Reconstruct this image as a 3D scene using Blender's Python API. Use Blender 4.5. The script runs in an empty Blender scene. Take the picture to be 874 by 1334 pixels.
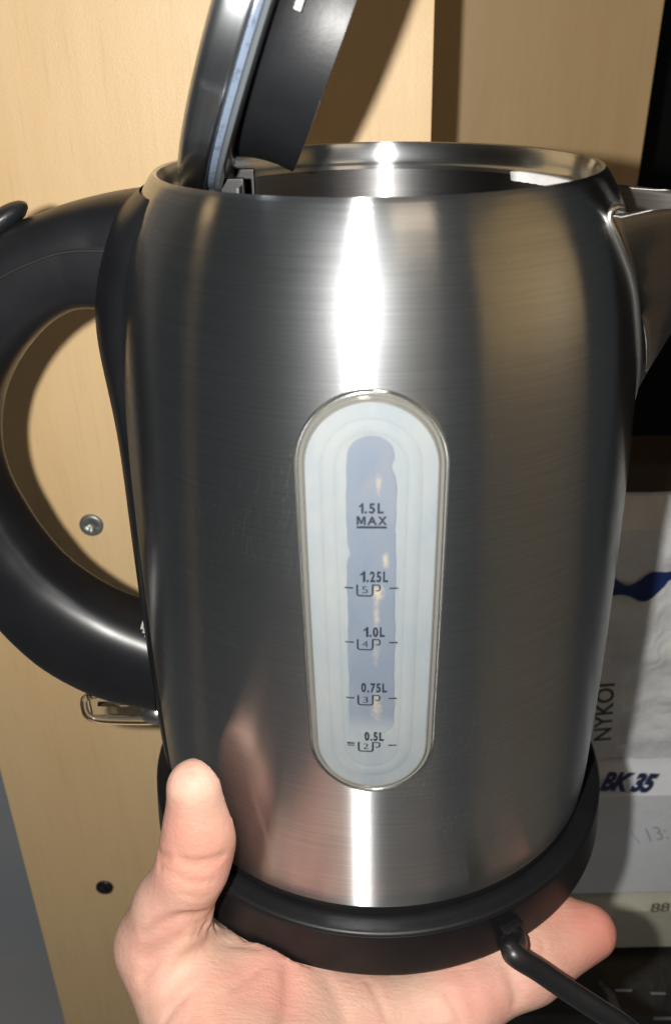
import bpy, bmesh, math, random
import numpy as np
from mathutils import Matrix, Vector
random.seed(3); rng = np.random.default_rng(3)
R = math.radians
S = bpy.context.scene
C = S.collection

# ------------------------------------------------------------------ camera
CAM_LOC = np.array([-0.01169, -0.24440, 0.21746])
PITCH, ROLL, YAW, FPX = 0.481961, -0.022743, -0.003239, 1167.02
_fw = np.array([math.sin(YAW)*math.cos(PITCH), math.cos(YAW)*math.cos(PITCH), -math.sin(PITCH)])
_r = np.array([math.cos(YAW), -math.sin(YAW), 0.0]); _u = np.cross(_r, _fw)
RT = math.cos(ROLL)*_r + math.sin(ROLL)*_u
UP = -math.sin(ROLL)*_r + math.cos(ROLL)*_u
cd = bpy.data.cameras.new('camera'); cam = bpy.data.objects.new('camera', cd); C.objects.link(cam)
cd.sensor_fit = 'VERTICAL'; cd.sensor_height = 24; cd.lens = 24*FPX/1334
cd.clip_start = 0.01; cd.clip_end = 50
cd.dof.use_dof = True; cd.dof.focus_distance = .262; cd.dof.aperture_fstop = 14
cam.matrix_world = Matrix(((RT[0], UP[0], -_fw[0], CAM_LOC[0]), (RT[1], UP[1], -_fw[1], CAM_LOC[1]),
                           (RT[2], UP[2], -_fw[2], CAM_LOC[2]), (0, 0, 0, 1)))
S.camera = cam

# ------------------------------------------------------------------ light: phone flash, dim room
w = bpy.data.worlds.new('World'); S.world = w; w.use_nodes = True
bg = w.node_tree.nodes['Background']; bg.inputs[0].default_value = (0.86, 0.95, 1.0, 1); bg.inputs[1].default_value = 0.040

def lamp(name, kind, loc, energy, color, **kw):
    l = bpy.data.lights.new(name, kind); l.energy = energy; l.color = color
    for k, v in kw.items(): setattr(l, k, v)
    o = bpy.data.objects.new(name, l); C.objects.link(o); o.location = loc
    return o
flash = lamp('phone_flash', 'POINT', CAM_LOC + RT*(-0.026) + UP*0.004, 6.0, (1.0, 0.97, 0.92), shadow_soft_size=0.0032)
lamp('room_lamp', 'POINT', (-1.02, 0.10, 0.80), .55, (1.0, 0.66, 0.33), shadow_soft_size=0.07)
ceil = lamp('overhead_fill', 'AREA', (0.35, -1.1, 1.5), 1.6, (1.0, 0.78, 0.55), size=0.5)  # unseen warm area light, added as weak fill from above
ceil.rotation_euler = (Vector((0, 0, 0.1)) - Vector((0.35, -1.1, 1.5))).to_track_quat('-Z', 'Y').to_euler()
S.view_settings.view_transform = 'Standard'; S.view_settings.look = 'None'
S.view_settings.exposure = 0; S.view_settings.gamma = 1; S.view_settings.use_curve_mapping = False

def px(x, y, Y=None, Z=None):
    """world point seen at photo position (x, y) on the plane y=Y or z=Z"""
    d = _fw + RT*(x-437)/FPX - UP*(y-667)/FPX
    t = (Y-CAM_LOC[1])/d[1] if Y is not None else (Z-CAM_LOC[2])/d[2]
    return CAM_LOC + t*d

# ------------------------------------------------------------------ helpers
def tag(o, label=None, cat=None, group=None, kind=None):
    if label: o['label'] = label
    if cat: o['category'] = cat
    if group: o['group'] = group
    if kind: o['kind'] = kind
    return o
def empty(name, loc=(0, 0, 0), rz=0, parent=None):
    o = bpy.data.objects.new(name, None); C.objects.link(o); o.location = loc; o.rotation_euler = (0, 0, rz)
    o.empty_display_size = 0.02
    if parent: o.parent = parent
    return o
def mesh(name, V, F, mat, parent=None, smooth=True, autosmooth=None):
    me = bpy.data.meshes.new(name); me.from_pydata([tuple(map(float, v)) for v in V], [], [tuple(map(int, f)) for f in F]); me.validate()
    bm = bmesh.new(); bm.from_mesh(me); bmesh.ops.recalc_face_normals(bm, faces=bm.faces)
    if autosmooth is not None:
        for e in bm.edges:
            if len(e.link_faces) == 2 and e.calc_face_angle(0) > R(autosmooth): e.smooth = False
    bm.to_mesh(me); bm.free()
    me.polygons.foreach_set('use_smooth', [smooth]*len(me.polygons))
    me.materials.append(mat)
    o = bpy.data.objects.new(name, me); C.objects.link(o)
    if parent: o.parent = parent
    return o
def grid(nu, nv, closed_u=False, closed_v=False, off=0):
    F = []
    for i in range(nu if closed_u else nu-1):
        for j in range(nv if closed_v else nv-1):
            a = i*nv+j; b = ((i+1) % nu)*nv+j; c = ((i+1) % nu)*nv+(j+1) % nv; d = i*nv+(j+1) % nv
            F.append((a+off, b+off, c+off, d+off))
    return F
def smooth_curve(P, n, closed=False):
    """Catmull-Rom through P, n samples, any dimension"""
    P = np.array(P, float); m = len(P); out = []
    segs = m if closed else m-1
    for s in np.linspace(0, segs, n, endpoint=not closed):
        i = min(int(s), segs-1); t = s-i
        g = (lambda k: P[k % m]) if closed else (lambda k: P[min(max(k, 0), m-1)])
        p0, p1, p2, p3 = g(i-1), g(i), g(i+1), g(i+2)
        out.append(.5*((2*p1)+(-p0+p2)*t+(2*p0-5*p1+4*p2-p3)*t*t+(-p0+3*p1-3*p2+p3)*t**3))
    return np.array(out)
def lathe(name, prof, mat, parent=None, seg=192, autosmooth=40, wob=None):
    V = []
    for k in range(seg):
        a = 2*math.pi*k/seg
        for (r, z) in prof: V.append((r*math.sin(a), -r*math.cos(a), z))
    return mesh(name, V, grid(seg, len(prof), closed_u=True), mat, parent, True, autosmooth)
def tube_data(P, rad, seg=14, closed=False, cap=True):
    P = np.array(P, float); n = len(P)
    rad = np.broadcast_to(np.array(rad, float), (n,))
    T = np.gradient(P, axis=0) if not closed else (np.roll(P, -1, 0)-np.roll(P, 1, 0))
    T /= np.linalg.norm(T, axis=1)[:, None]
    up = np.array([0, 0, 1.0]) if abs(T[0][2]) < .9 else np.array([0, 1.0, 0]); N = np.cross(T[0], up); N /= np.linalg.norm(N)
    V = []
    for i in range(n):
        N = N-T[i]*(N@T[i]); N /= np.linalg.norm(N); B = np.cross(T[i], N)
        for k in range(seg):
            a = 2*math.pi*k/seg; V.append(P[i]+rad[i]*(math.cos(a)*N+math.sin(a)*B))
    F = grid(n, seg, closed_u=closed, closed_v=True)
    if not closed and cap:
        F.append(tuple(range(seg))); F.append(tuple((n-1)*seg+k for k in range(seg)))
    return V, F
def tube(name, P, rad, mat, parent=None, seg=14, closed=False):
    V, F = tube_data(P, rad, seg, closed); return mesh(name, V, F, mat, parent)
def box(name, x0, x1, y0, y1, z0, z1, mat, parent=None, bev=0.001):
    bm = bmesh.new(); bmesh.ops.create_cube(bm, size=1)
    for v in bm.verts: v.co = Vector(((x0+x1)/2+v.co.x*(x1-x0), (y0+y1)/2+v.co.y*(y1-y0), (z0+z1)/2+v.co.z*(z1-z0)))
    if bev: bmesh.ops.bevel(bm, geom=list(bm.edges), offset=bev, segments=3, affect='EDGES', profile=.7)
    me = bpy.data.meshes.new(name); bm.to_mesh(me); bm.free(); me.materials.append(mat)
    o = bpy.data.objects.new(name, me); C.objects.link(o)
    if parent: o.parent = parent
    return o

# ------------------------------------------------------------------ materials
class N:
    def __init__(s, name):
        s.m = bpy.data.materials.new(name); s.m.use_nodes = True; s.t = s.m.node_tree; s.n = s.t.nodes
        s.b = s.n['Principled BSDF']
    def new(s, t, **kw):
        n = s.n.new(t)
        for k, v in kw.items(): setattr(n, k, v)
        return n
    def link(s, a, b): s.t.links.new(a, b)
    def set(s, **kw):
        for k, v in kw.items(): s.b.inputs[k.replace('_', ' ')].default_value = v
        return s
    def coord(s, scale=(1, 1, 1), which='Object'):
        c = s.new('ShaderNodeTexCoord'); mp = s.new('ShaderNodeMapping'); mp.inputs['Scale'].default_value = scale
        s.link(c.outputs[which], mp.inputs[0]); return mp.outputs[0]
    def noise(s, vec, scale, detail=4, rough=.5, dist=0):
        n = s.new('ShaderNodeTexNoise'); n.inputs['Scale'].default_value = scale; n.inputs['Detail'].default_value = detail
        n.inputs['Roughness'].default_value = rough; n.inputs['Distortion'].default_value = dist
        s.link(vec, n.inputs['Vector']); return n.outputs['Fac']
    def ramp(s, fac, stops):
        r = s.new('ShaderNodeValToRGB'); e = r.color_ramp.elements
        while len(e) < len(stops): e.new(.5)
        for k, (p, c) in enumerate(stops):
            e[k].position = p; e[k].color = (c, c, c, 1) if not hasattr(c, '__len__') else (*c, 1)
        s.link(fac, r.inputs[0]); return r.outputs[0]
    def mix(s, fac, a, b, mode='MIX'):
        m = s.new('ShaderNodeMix', data_type='RGBA', blend_type=mode)
        for sock, v in ((m.inputs[0], fac), (m.inputs[6], a), (m.inputs[7], b)):
            if hasattr(v, 'is_linked'): s.link(v, sock)
            elif isinstance(v, (int, float)): sock.default_value = v
            else: sock.default_value = (*v, 1)
        return m.outputs[2]
    def bump(s, h, strength, dist=.001, prev=None):
        b = s.new('ShaderNodeBump'); b.inputs['Strength'].default_value = strength; b.inputs['Distance'].default_value = dist
        s.link(h, b.inputs['Height'])
        if prev: s.link(prev, b.inputs['Normal'])
        return b.outputs[0]
    def to(s, out, name): s.link(out, s.b.inputs[name]); return s

def stretched_vec(k, cb, sc, rot):
    mp = k.new('ShaderNodeMapping'); mp.inputs['Rotation'].default_value = (0, 0, rot); k.link(cb.outputs[0], mp.inputs[0])
    m2 = k.new('ShaderNodeMapping'); m2.inputs['Scale'].default_value = sc; k.link(mp.outputs[0], m2.inputs[0]); return m2.outputs[0]
def steel(name, rough=.185, aniso=1.0, brush=1.0, tint=(.63, .655, .675), broad=.19):
    k = N(name); k.set(Metallic=1.0, Anisotropic=aniso, Anisotropic_Rotation=.25)
    c = k.new('ShaderNodeTexCoord'); sp = k.new('ShaderNodeSeparateXYZ'); k.link(c.outputs['Object'], sp.inputs[0])
    at = k.new('ShaderNodeMath', operation='ARCTAN2'); k.link(sp.outputs[0], at.inputs[0]); k.link(sp.outputs[1], at.inputs[1])
    cb = k.new('ShaderNodeCombineXYZ'); k.link(at.outputs[0], cb.inputs[0]); k.link(sp.outputs[2], cb.inputs[1])
    def stretched(a, z, sc, det=3):
        mp = k.new('ShaderNodeMapping'); mp.inputs['Scale'].default_value = (a, z, 1); k.link(cb.outputs[0], mp.inputs[0])
        return k.noise(mp.outputs[0], sc, det, .6)
    lines = stretched(2.2, 1500, 1.0, 4); wide = stretched(.9, 260, 1.0, 3)
    smud = k.noise(c.outputs['Object'], 38, 5, .6, .4)
    col = k.mix(k.ramp(lines, [(.3, .0), (.7, 1.0)]), tuple(t*.88 for t in tint), tuple(t*1.08 for t in tint))
    col = k.mix(k.ramp(smud, [(.35, .0), (.75, .35)]), col, tuple(t*.8 for t in tint))
    vd = k.new('ShaderNodeTexVoronoi'); vd.inputs['Scale'].default_value = 230; k.link(c.outputs['Object'], vd.inputs['Vector'])
    spk = k.ramp(vd.outputs['Distance'], [(.0, 1.0), (.035, 1.0), (.075, .0)])
    gate = k.ramp(k.noise(c.outputs['Object'], 31, 2), [(.50, .0), (.62, 1.0)])
    vscr = k.noise(stretched_vec(k, cb, (9, 60, 1), .35), 2.4, 2, .5)
    hair = k.ramp(vscr, [(.487, .0), (.494, 1.0), (.50, 1.0), (.507, .0)]); gate2 = k.ramp(k.noise(c.outputs['Object'], 16, 3), [(.56, .0), (.66, .5)])
    mk = k.new('ShaderNodeMath', operation='MULTIPLY'); k.link(spk, mk.inputs[0]); k.link(gate, mk.inputs[1])
    mh = k.new('ShaderNodeMath', operation='MULTIPLY'); k.link(hair, mh.inputs[0]); k.link(gate2, mh.inputs[1])
    mm = k.new('ShaderNodeMath', operation='MAXIMUM'); k.link(mk.outputs[0], mm.inputs[0]); k.link(mh.outputs[0], mm.inputs[1])
    k.to(col, 'Base Color')
    rr = k.new('ShaderNodeMapRange'); rr.inputs[3].default_value = rough*.8; rr.inputs[4].default_value = rough*1.25
    mx = k.new('ShaderNodeMath', operation='ADD'); k.link(wide, mx.inputs[0]); k.link(smud, mx.inputs[1])
    hf = k.new('ShaderNodeMath', operation='MULTIPLY'); hf.inputs[1].default_value = .5; k.link(mx.outputs[0], hf.inputs[0])
    k.link(hf.outputs[0], rr.inputs[0]); k.link(rr.outputs[0], k.b.inputs['Roughness'])
    grain = k.noise(c.outputs['Object'], 2600, 2, .7); patch = stretched(3.0, 700, 1.0, 5)
    b1 = k.bump(lines, .08*brush, .0003); b2 = k.bump(patch, .012*brush, .0003, k.bump(grain, .10*brush, .0001, b1))
    k.to(b2, 'Normal')
    tg = k.new('ShaderNodeTangent', direction_type='RADIAL', axis='Z'); k.to(tg.outputs[0], 'Tangent')
    g = k.new('ShaderNodeBsdfAnisotropic'); g.distribution = 'GGX'; g.inputs['Roughness'].default_value = .46; g.inputs['Anisotropy'].default_value = .3; g.inputs['Rotation'].default_value = 0
    k.link(tg.outputs[0], g.inputs['Tangent']); k.link(b2, g.inputs['Normal']); k.link(col, g.inputs['Color'])
    ms = k.new('ShaderNodeMixShader'); fx = k.new('ShaderNodeMath', operation='MULTIPLY_ADD'); fx.inputs[1].default_value = .45; fx.inputs[2].default_value = broad; k.link(mm.outputs[0], fx.inputs[0]); k.link(fx.outputs[0], ms.inputs[0]); k.link(k.b.outputs[0], ms.inputs[1]); k.link(g.outputs[0], ms.inputs[2])
    g2 = k.new('ShaderNodeBsdfAnisotropic'); g2.distribution = 'GGX'; g2.inputs['Roughness'].default_value = .36; g2.inputs['Anisotropy'].default_value = .84; g2.inputs['Rotation'].default_value = 0
    k.link(tg.outputs[0], g2.inputs['Tangent']); k.link(b2, g2.inputs['Normal']); k.link(col, g2.inputs['Color'])
    ms2 = k.new('ShaderNodeMixShader'); ms2.inputs[0].default_value = .32; k.link(ms.outputs[0], ms2.inputs[1]); k.link(g2.outputs[0], ms2.inputs[2])
    k.link(ms2.outputs[0], k.n['Material Output'].inputs['Surface'])
    return k
STEEL = steel('brushed_steel').m
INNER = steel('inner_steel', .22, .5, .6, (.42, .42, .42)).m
STEEL_LID = steel('lid_steel', .24, .6, .8, (.58, .61, .64)).m
BRIGHT = N('polished_steel').set(Base_Color=(.66, .65, .62, 1), Metallic=1.0, Roughness=.30).m
SPOUT = steel('spout_steel', .33, .3, .5, (.30, .285, .27)).m

def plastic(name, col, rough, bstr=.035, scale=900, coat=0, spec=.5):
    k = N(name).set(Roughness=rough, Coat_Weight=coat, Coat_Roughness=.15, Specular_IOR_Level=spec)
    c = k.coord()
    k.to(k.mix(k.ramp(k.noise(c, 60, 4), [(.35, .0), (.7, 1.0)]), tuple(t*.85 for t in col), tuple(t*1.2 for t in col)), 'Base Color')
    sm = k.noise(c, 45, 5, .6); rr = k.new('ShaderNodeMapRange'); rr.inputs[3].default_value = rough*.8; rr.inputs[4].default_value = rough*1.3
    k.link(sm, rr.inputs[0]); k.link(rr.outputs[0], k.b.inputs['Roughness'])
    k.to(k.bump(k.noise(c, scale, 2), bstr, .0003), 'Normal')
    return k.m
BLACK = plastic('black_handle_plastic', (.007, .0075, .009), .33)
BLACK_B = plastic('black_base_plastic', (.006, .0062, .007), .40, .05, spec=.28)
BLACK_L = plastic('black_collar_plastic', (.010, .011, .013), .38, .08)
CORD = plastic('black_cord_rubber', (.011, .011, .012), .36, .1)
GROOVE = plastic('groove_dark', (.004, .004, .004), .7)

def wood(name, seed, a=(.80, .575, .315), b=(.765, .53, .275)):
    k = N(name).set(Roughness=.42)
    c = k.coord((1, 1, .09)); 
    mp = k.new('ShaderNodeMapping'); mp.inputs['Location'].default_value = (seed, seed*.7, seed*.3); k.link(c, mp.inputs[0]); c = mp.outputs[0]
    g1 = k.noise(c, 26, 5, .55, .9); g2 = k.noise(c, 170, 3, .6, .3)
    mp2 = k.new('ShaderNodeMapping'); mp2.inputs['Scale'].default_value = (1, 1, .5); k.link(c, mp2.inputs[0])
    g3 = k.noise(mp2.outputs[0], 700, 2)
    col = k.mix(k.ramp(g1, [(.36, .0), (.66, 1.0)]), a, b)
    col = k.mix(k.ramp(g2, [(.45, .0), (.8, .28)]), col, tuple(t*.86 for t in b))
    col = k.mix(k.ramp(g3, [(.60, .0), (.72, .2)]), col, tuple(t*.72 for t in b))
    k.to(col, 'Base Color')
    f = k.coord(); sp = k.noise(f, 1500, 2, .7)
    k.to(k.bump(sp, .35, .0003, k.bump(g2, .12, .0005)), 'Normal')
    rr = k.new('ShaderNodeMapRange'); rr.inputs[3].default_value = .36; rr.inputs[4].default_value = .52
    k.link(k.noise(f, 70, 4), rr.inputs[0]); k.link(rr.outputs[0], k.b.inputs['Roughness'])
    return k.m
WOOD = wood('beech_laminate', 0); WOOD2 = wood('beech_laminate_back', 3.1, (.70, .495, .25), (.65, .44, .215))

# ------------------------------------------------------------------ the setting
k = N('grey_wall_paint').set(Roughness=.8); c = k.coord()
k.to(k.mix(k.ramp(k.noise(c, 7, 5), [(.35, 0.), (.7, 1.)]), (.58, .63, .70), (.68, .69, .70)), 'Base Color')
k.to(k.bump(k.noise(c, 300, 3), .3, .001), 'Normal'); GREYW = k.m
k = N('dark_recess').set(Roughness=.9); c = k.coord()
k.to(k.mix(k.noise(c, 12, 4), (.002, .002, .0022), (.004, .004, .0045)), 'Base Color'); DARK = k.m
k = N('floor_grey').set(Roughness=.6); c = k.coord()
k.to(k.mix(k.noise(c, 6, 5), (.50, .52, .54), (.62, .62, .62)), 'Base Color'); FLOORM = k.m
tag(box('wall', -1.6, 0.05, .47, .52, -.75, 1.2, GREYW, bev=0), kind='structure')
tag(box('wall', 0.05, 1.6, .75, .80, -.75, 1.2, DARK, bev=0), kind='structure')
tag(box('floor', -1.6, 1.6, -.8, .75, -.80, -.75, FLOORM, bev=0), kind='structure')

t = empty('cabinet', (-.09, .135, -.5))
tag(t, 'light beech wood cabinet side panel right behind the kettle handle, with two screws', 'cabinet')
b = box('side_panel', -.204, .0279, .135, .153, -.75, .62, WOOD, bev=.0006); b.parent = t; b.location = (.09, -.135, .5)
def screw(x, z, rad, mat, lab):
    prof = [(0, -.001), (rad*.30, -.001), (rad*.36, .0004), (rad*.8, .0006), (rad, .0002), (rad*1.02, -.001)]
    V = []; seg = 28
    for kk in range(seg):
        a = 2*math.pi*kk/seg
        for j, (r, h) in enumerate(prof):
            rr = r*(1+.25*math.cos(4*a)) if j in (1, 2) else r
            V.append((rr*math.cos(a), -h-.0012, rr*math.sin(a)))
    o = mesh('screw', V, grid(seg, len(prof), closed_u=True), mat, t); o.location = (x+.09, 0, z+.5); o['label'] = lab
SCR1 = N('screw_zinc').set(Base_Color=(.33, .35, .33, 1), Metallic=.8, Roughness=.45).m
SCR2 = N('screw_black').set(Base_Color=(.03, .03, .032, 1), Metallic=.7, Roughness=.35).m
screw(-.1299, .0151, .0056, SCR1, 'dull grey cross-head screw')
screw(-.1586, -.2355, .0052, SCR2, 'small black screw')
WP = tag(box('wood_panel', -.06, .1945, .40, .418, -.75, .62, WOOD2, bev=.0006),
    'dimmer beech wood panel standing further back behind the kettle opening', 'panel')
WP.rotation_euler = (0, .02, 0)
tag(box('wood_reflector', .420, .438, -.53, -.034, .13, .60, WOOD2, bev=.0006),  # unseen wood panel, added so the steel has something brown to reflect
    'beech wood cupboard side added out of view to the right, mirrored brown in the kettle side', 'reflector')

# ------------------------------------------------------------------ kettle
K = empty('kettle', (0, 0, 0), R(-3.6))
tag(K, 'brushed stainless steel electric kettle with open lid and black handle, held up on a hand', 'kettle')
outer = [(.0712, .0), (.0716, .006), (.0719, .02), (.0722, .05), (.0720, .085), (.0716, .108), (.0710, .125), (.0702, .139),
         (.0690, .152), (.0672, .164), (.0645, .1745), (.0615, .182), (.0592, .1865), (.0574, .1892)]
oc = smooth_curve(outer, 64)
prof = [(.0690, -.0005), (.0706, -.0006)] + [tuple(p) for p in oc] + [(.0565, .1900), (.0556, .1897), (.0549, .1885), (.0545, .1862), (.0543, .1846),
       (.0536, .1838), (.0528, .1836), (.0523, .1826)]
body = lathe('body', prof, STEEL, K, 256, 35)
inner = [(.0521, .1826), (.0523, .178), (.0528, .168), (.056, .160), (.0640, .148), (.0690, .110), (.0700, .05), (.0695, .006), (.066, .003), (0.0001, .0028)]
lathe('inner_wall', [tuple(p) for p in smooth_curve(inner[:-2], 30)]+inner[-2:], INNER, K, 160, 35)
lathe('foot_ring', [(.0688, -.0002), (.0709, -.0004), (.0711, -.0010), (.0711, -.0030), (.070, -.0032), (.03, -.0032), (.0001, -.0032)], BLACK_B, K, 192, 50)['label'] = 'black plastic ring below the steel body'
def rad_at(z):
    return float(np.interp(z, oc[:, 1], oc[:, 0]))

# --- window (water gauge)
def cylpt(s, z, off):   # s: arc length across, local; off: height above steel
    r = rad_at(z); a = s/.0712
    return ((r+off)*math.sin(a), -(r+off)*math.cos(a), z)
ZT, ZB, WT, WB = .1533, .0463, .0163, .0150
def racetrack(ins, n=120):
    """outline (s,z) of the gauge, inset by ins"""
    wt, wb = WT-ins, WB-ins; pts = []
    ct, cb = ZT-WT, ZB+WB
    for i in range(n//2): a = math.pi*i/(n//2-1); pts.append((wt*math.cos(a), ct+(ZT-ins-ct)*math.sin(a)))
    for i in range(n//2): a = math.pi+math.pi*i/(n//2-1); pts.append((wb*math.cos(a), cb+(cb-ZB-ins)*math.sin(a)))
    P = pts; out = []                                       # resample evenly
    Q = np.array(P+[P[0]]); L = np.r_[0, np.cumsum(np.linalg.norm(np.diff(Q, axis=0), axis=1))]
    for s in np.linspace(0, L[-1], 160, endpoint=False): out.append((np.interp(s, L, Q[:, 0]), np.interp(s, L, Q[:, 1])))
    return out
def ring_sheet(name, rings, mat, parent, close=True, smooth=True, ash=60):
    V = []; n = 160
    for ins, off in rings:
        for s, z in racetrack(ins): V.append(cylpt(s, z, off))
    F = []
    for i in range(len(rings)-1):
        for j in range(n): F.append((i*n+j, i*n+(j+1) % n, (i+1)*n+(j+1) % n, (i+1)*n+j))
    if close:
        m = len(rings)-1   # fill with a strip grid: match left and right sides
        ins, off = rings[-1]
        F.append(tuple(m*n+j for j in range(n)))
    return mesh(name, V, F, mat, parent, smooth, ash)
k = N('milky_window_plastic').set(Roughness=.16, Coat_Weight=.6, Coat_Roughness=.05)
c = k.coord((1, 1, .5)); ob = k.coord()
col = k.mix(k.ramp(k.noise(c, 90, 4, .6, .5), [(.35, .0), (.7, 1.0)]), (.185, .215, .238), (.225, .242, .246))
k.to(col, 'Base Color'); k.set(Subsurface_Weight=.3, Subsurface_Radius=(.004, .004, .005), Subsurface_Scale=1.0); MILK = k.m
k = N('clear_bezel_plastic').set(Roughness=.12, Base_Color=(.24, .24, .22, 1), Metallic=.5, Coat_Weight=1.0, Coat_Roughness=.04)
c = k.coord(); k.to(k.bump(k.noise(c, 350, 3), .15, .0004), 'Normal'); BEZ = k.m
k = N('channel_plastic').set(Roughness=.3, Coat_Weight=.25, Coat_Roughness=.1)
c = k.coord((1, 1, .45)); f = k.ramp(k.noise(c, 120, 3, .5, .4), [(.35, .0), (.7, 1.0)])
col = k.mix(f, (.108, .132, .172), (.130, .150, .180))
col = k.mix(k.ramp(k.noise(c, 95, 2, .4, .2), [(.60, .0), (.74, .35)]), col, (.17, .16, .14))  # faint warm reflections painted into the channel colour as noise patches
oc_ = k.coord(); sx = k.new('ShaderNodeSeparateXYZ'); k.link(oc_, sx.inputs[0])
mr = k.new('ShaderNodeMapRange', interpolation_type='SMOOTHSTEP'); mr.inputs[1].default_value = .0645; mr.inputs[2].default_value = .0725; mr.inputs[3].default_value = 1; mr.inputs[4].default_value = 0
k.link(sx.outputs[2], mr.inputs[0]); col = k.mix(mr.outputs[0], col, (.20, .225, .235))        # colour turns milky towards the foot of the channel
for px_, pz, rx, rz, am in ((.0016, .1068, .0016, .0026, .95), (.0012, .1005, .0009, .0050, .55), (.0032, .1150, .0010, .0024, .75), (.0016, .1335, .0008, .0030, .5), (.0012, .0745, .0016, .0060, .6), (.0011, .0900, .0011, .0050, .3)):  # warm reflections seen in the channel, painted into its colour as soft blobs
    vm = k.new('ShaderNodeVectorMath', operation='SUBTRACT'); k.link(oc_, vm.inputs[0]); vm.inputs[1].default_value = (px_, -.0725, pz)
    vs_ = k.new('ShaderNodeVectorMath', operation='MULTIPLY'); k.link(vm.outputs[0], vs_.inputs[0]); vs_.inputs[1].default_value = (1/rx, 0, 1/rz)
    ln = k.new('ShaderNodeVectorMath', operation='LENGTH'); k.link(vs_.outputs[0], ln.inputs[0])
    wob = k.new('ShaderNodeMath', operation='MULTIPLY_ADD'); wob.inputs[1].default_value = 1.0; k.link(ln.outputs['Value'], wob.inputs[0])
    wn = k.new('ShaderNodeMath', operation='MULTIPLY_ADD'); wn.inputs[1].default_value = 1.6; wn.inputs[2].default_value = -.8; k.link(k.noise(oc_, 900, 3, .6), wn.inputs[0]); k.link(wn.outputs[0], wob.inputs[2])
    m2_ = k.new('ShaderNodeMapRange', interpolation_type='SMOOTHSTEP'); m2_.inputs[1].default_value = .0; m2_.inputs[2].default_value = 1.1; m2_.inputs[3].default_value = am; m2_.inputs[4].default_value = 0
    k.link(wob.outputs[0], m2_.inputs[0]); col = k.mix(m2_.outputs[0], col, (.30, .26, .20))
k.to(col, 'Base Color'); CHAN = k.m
# pane: filled by scanlines so that it follows the curved body
def pane_grid(ins, offs, rows=90, cols=26, wave=None, zt=None, zb=None, hw=None):
    V = []; top, bot = (ZT-ins, ZB+ins) if zt is None else (zt, zb)
    for i in range(rows):
        u = .5-.5*math.cos(math.pi*i/(rows-1)); z = bot+(top-bot)*u
        if hw is None:
            ct, cb = ZT-WT, ZB+WB; wt, wb = WT-ins, WB-ins
            if z > ct: h = wt*math.sqrt(max(0, 1-((z-ct)/(top-ct))**2))
            elif z < cb: h = wb*math.sqrt(max(0, 1-((cb-z)/(cb-bot))**2))
            else: h = wb+(wt-wb)*(z-cb)/(ct-cb)
        else: h = hw(z)
        for j in range(cols):
            t_ = -math.cos(math.pi*j/(cols-1)); s = h*t_ + (wave(z, t_) if wave else 0)
            V.append(cylpt(s, z, offs(s, z, t_)))
    return V, grid(rows, cols)
V, F = pane_grid(.0017, lambda s, z, t_: .0008)
WIN = mesh('water_window', V, F, MILK, K); WIN['label'] = 'milky plastic water level window'
ring_sheet('window_frame', [(.0000, -.0003), (.0001, .0004), (.0004, .0006), (.0007, .0003), (.0010, .0002), (.0012, .0006), (.0014, .0010), (.0017, .0011), (.0019, .0007)], BEZ, WIN, False)
ring_sheet('window_trim', [(-.0010, -.0004), (-.0009, .0002), (-.0006, .0005), (-.0003, .0004), (-.0002, -.0002)], BRIGHT, WIN, False)
ring_sheet('inner_step', [(.0050, .00076), (.0058, .00088), (.0068, .00094), (.0078, .00090), (.0086, .00076)], MILK, WIN, False)
cz0, cz1 = .0655, .1445
def chw(z):
    h = .0053
    if z > cz1-.0053: h *= math.sqrt(max(0.0, 1-((z-cz1+.0053)/.0053)**2))
    if z < cz0+.004: h *= math.sqrt(max(0.0, 1-((cz0+.004-z)/.004)**2))
    return h
def cwave(z, t_):
    e = abs(t_)**6
    q = .00010*math.sin(z*330+(2 if t_ > 0 else 0))+.00008*math.sin(z*1100+t_)
    notch = (.0011 if t_ > 0 else 0)*math.exp(-((z-.1375)/.0016)**2) + (.0007 if t_ < 0 else 0)*math.exp(-((z-.117)/.0012)**2)
    return e*(q - (notch if t_ > 0 else -notch))
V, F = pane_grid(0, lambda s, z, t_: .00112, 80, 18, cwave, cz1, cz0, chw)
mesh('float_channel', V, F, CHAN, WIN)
INK = N('dark_print_ink').set(Base_Color=(.012, .016, .026, 1), Roughness=.5).m

def text_mesh(body_, size, bold=.0, font_shear=0, spacing=1.0):
    cu = bpy.data.curves.new('txt', 'FONT'); cu.body = body_; cu.size = size; cu.align_x = 'CENTER'; cu.align_y = 'BOTTOM_BASELINE'
    cu.offset = bold; cu.shear = font_shear; cu.space_character = spacing; cu.resolution_u = 4
    o = bpy.data.objects.new('txt', cu); C.objects.link(o)
    dg = bpy.context.evaluated_depsgraph_get(); me = bpy.data.meshes.new_from_object(o.evaluated_get(dg))
    V = [tuple(v.co) for v in me.vertices]; F = [tuple(p.vertices) for p in me.polygons]
    bpy.data.objects.remove(o); bpy.data.curves.remove(cu); bpy.data.meshes.remove(me)
    return V, F
def fit_text(body_, width, height, cx, cz, **kw):
    V, F = text_mesh(body_, 1.0, **kw); A = np.array(V); lo, hi = A[:, :2].min(0), A[:, :2].max(0)
    P = (A[:, :2]-lo)/(hi-lo); return [(cx+(p[0]-.5)*width, cz+p[1]*height) for p in P], F
def mark(name, parts, parent, mat, off=.00155):
    V = []; F = []
    for P, f in parts:
        o = len(V); V += [cylpt(s, z, off) for s, z in P]; F += [tuple(i+o for i in q) for q in f]
    return mesh(name, V, F, mat, parent, False)
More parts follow.
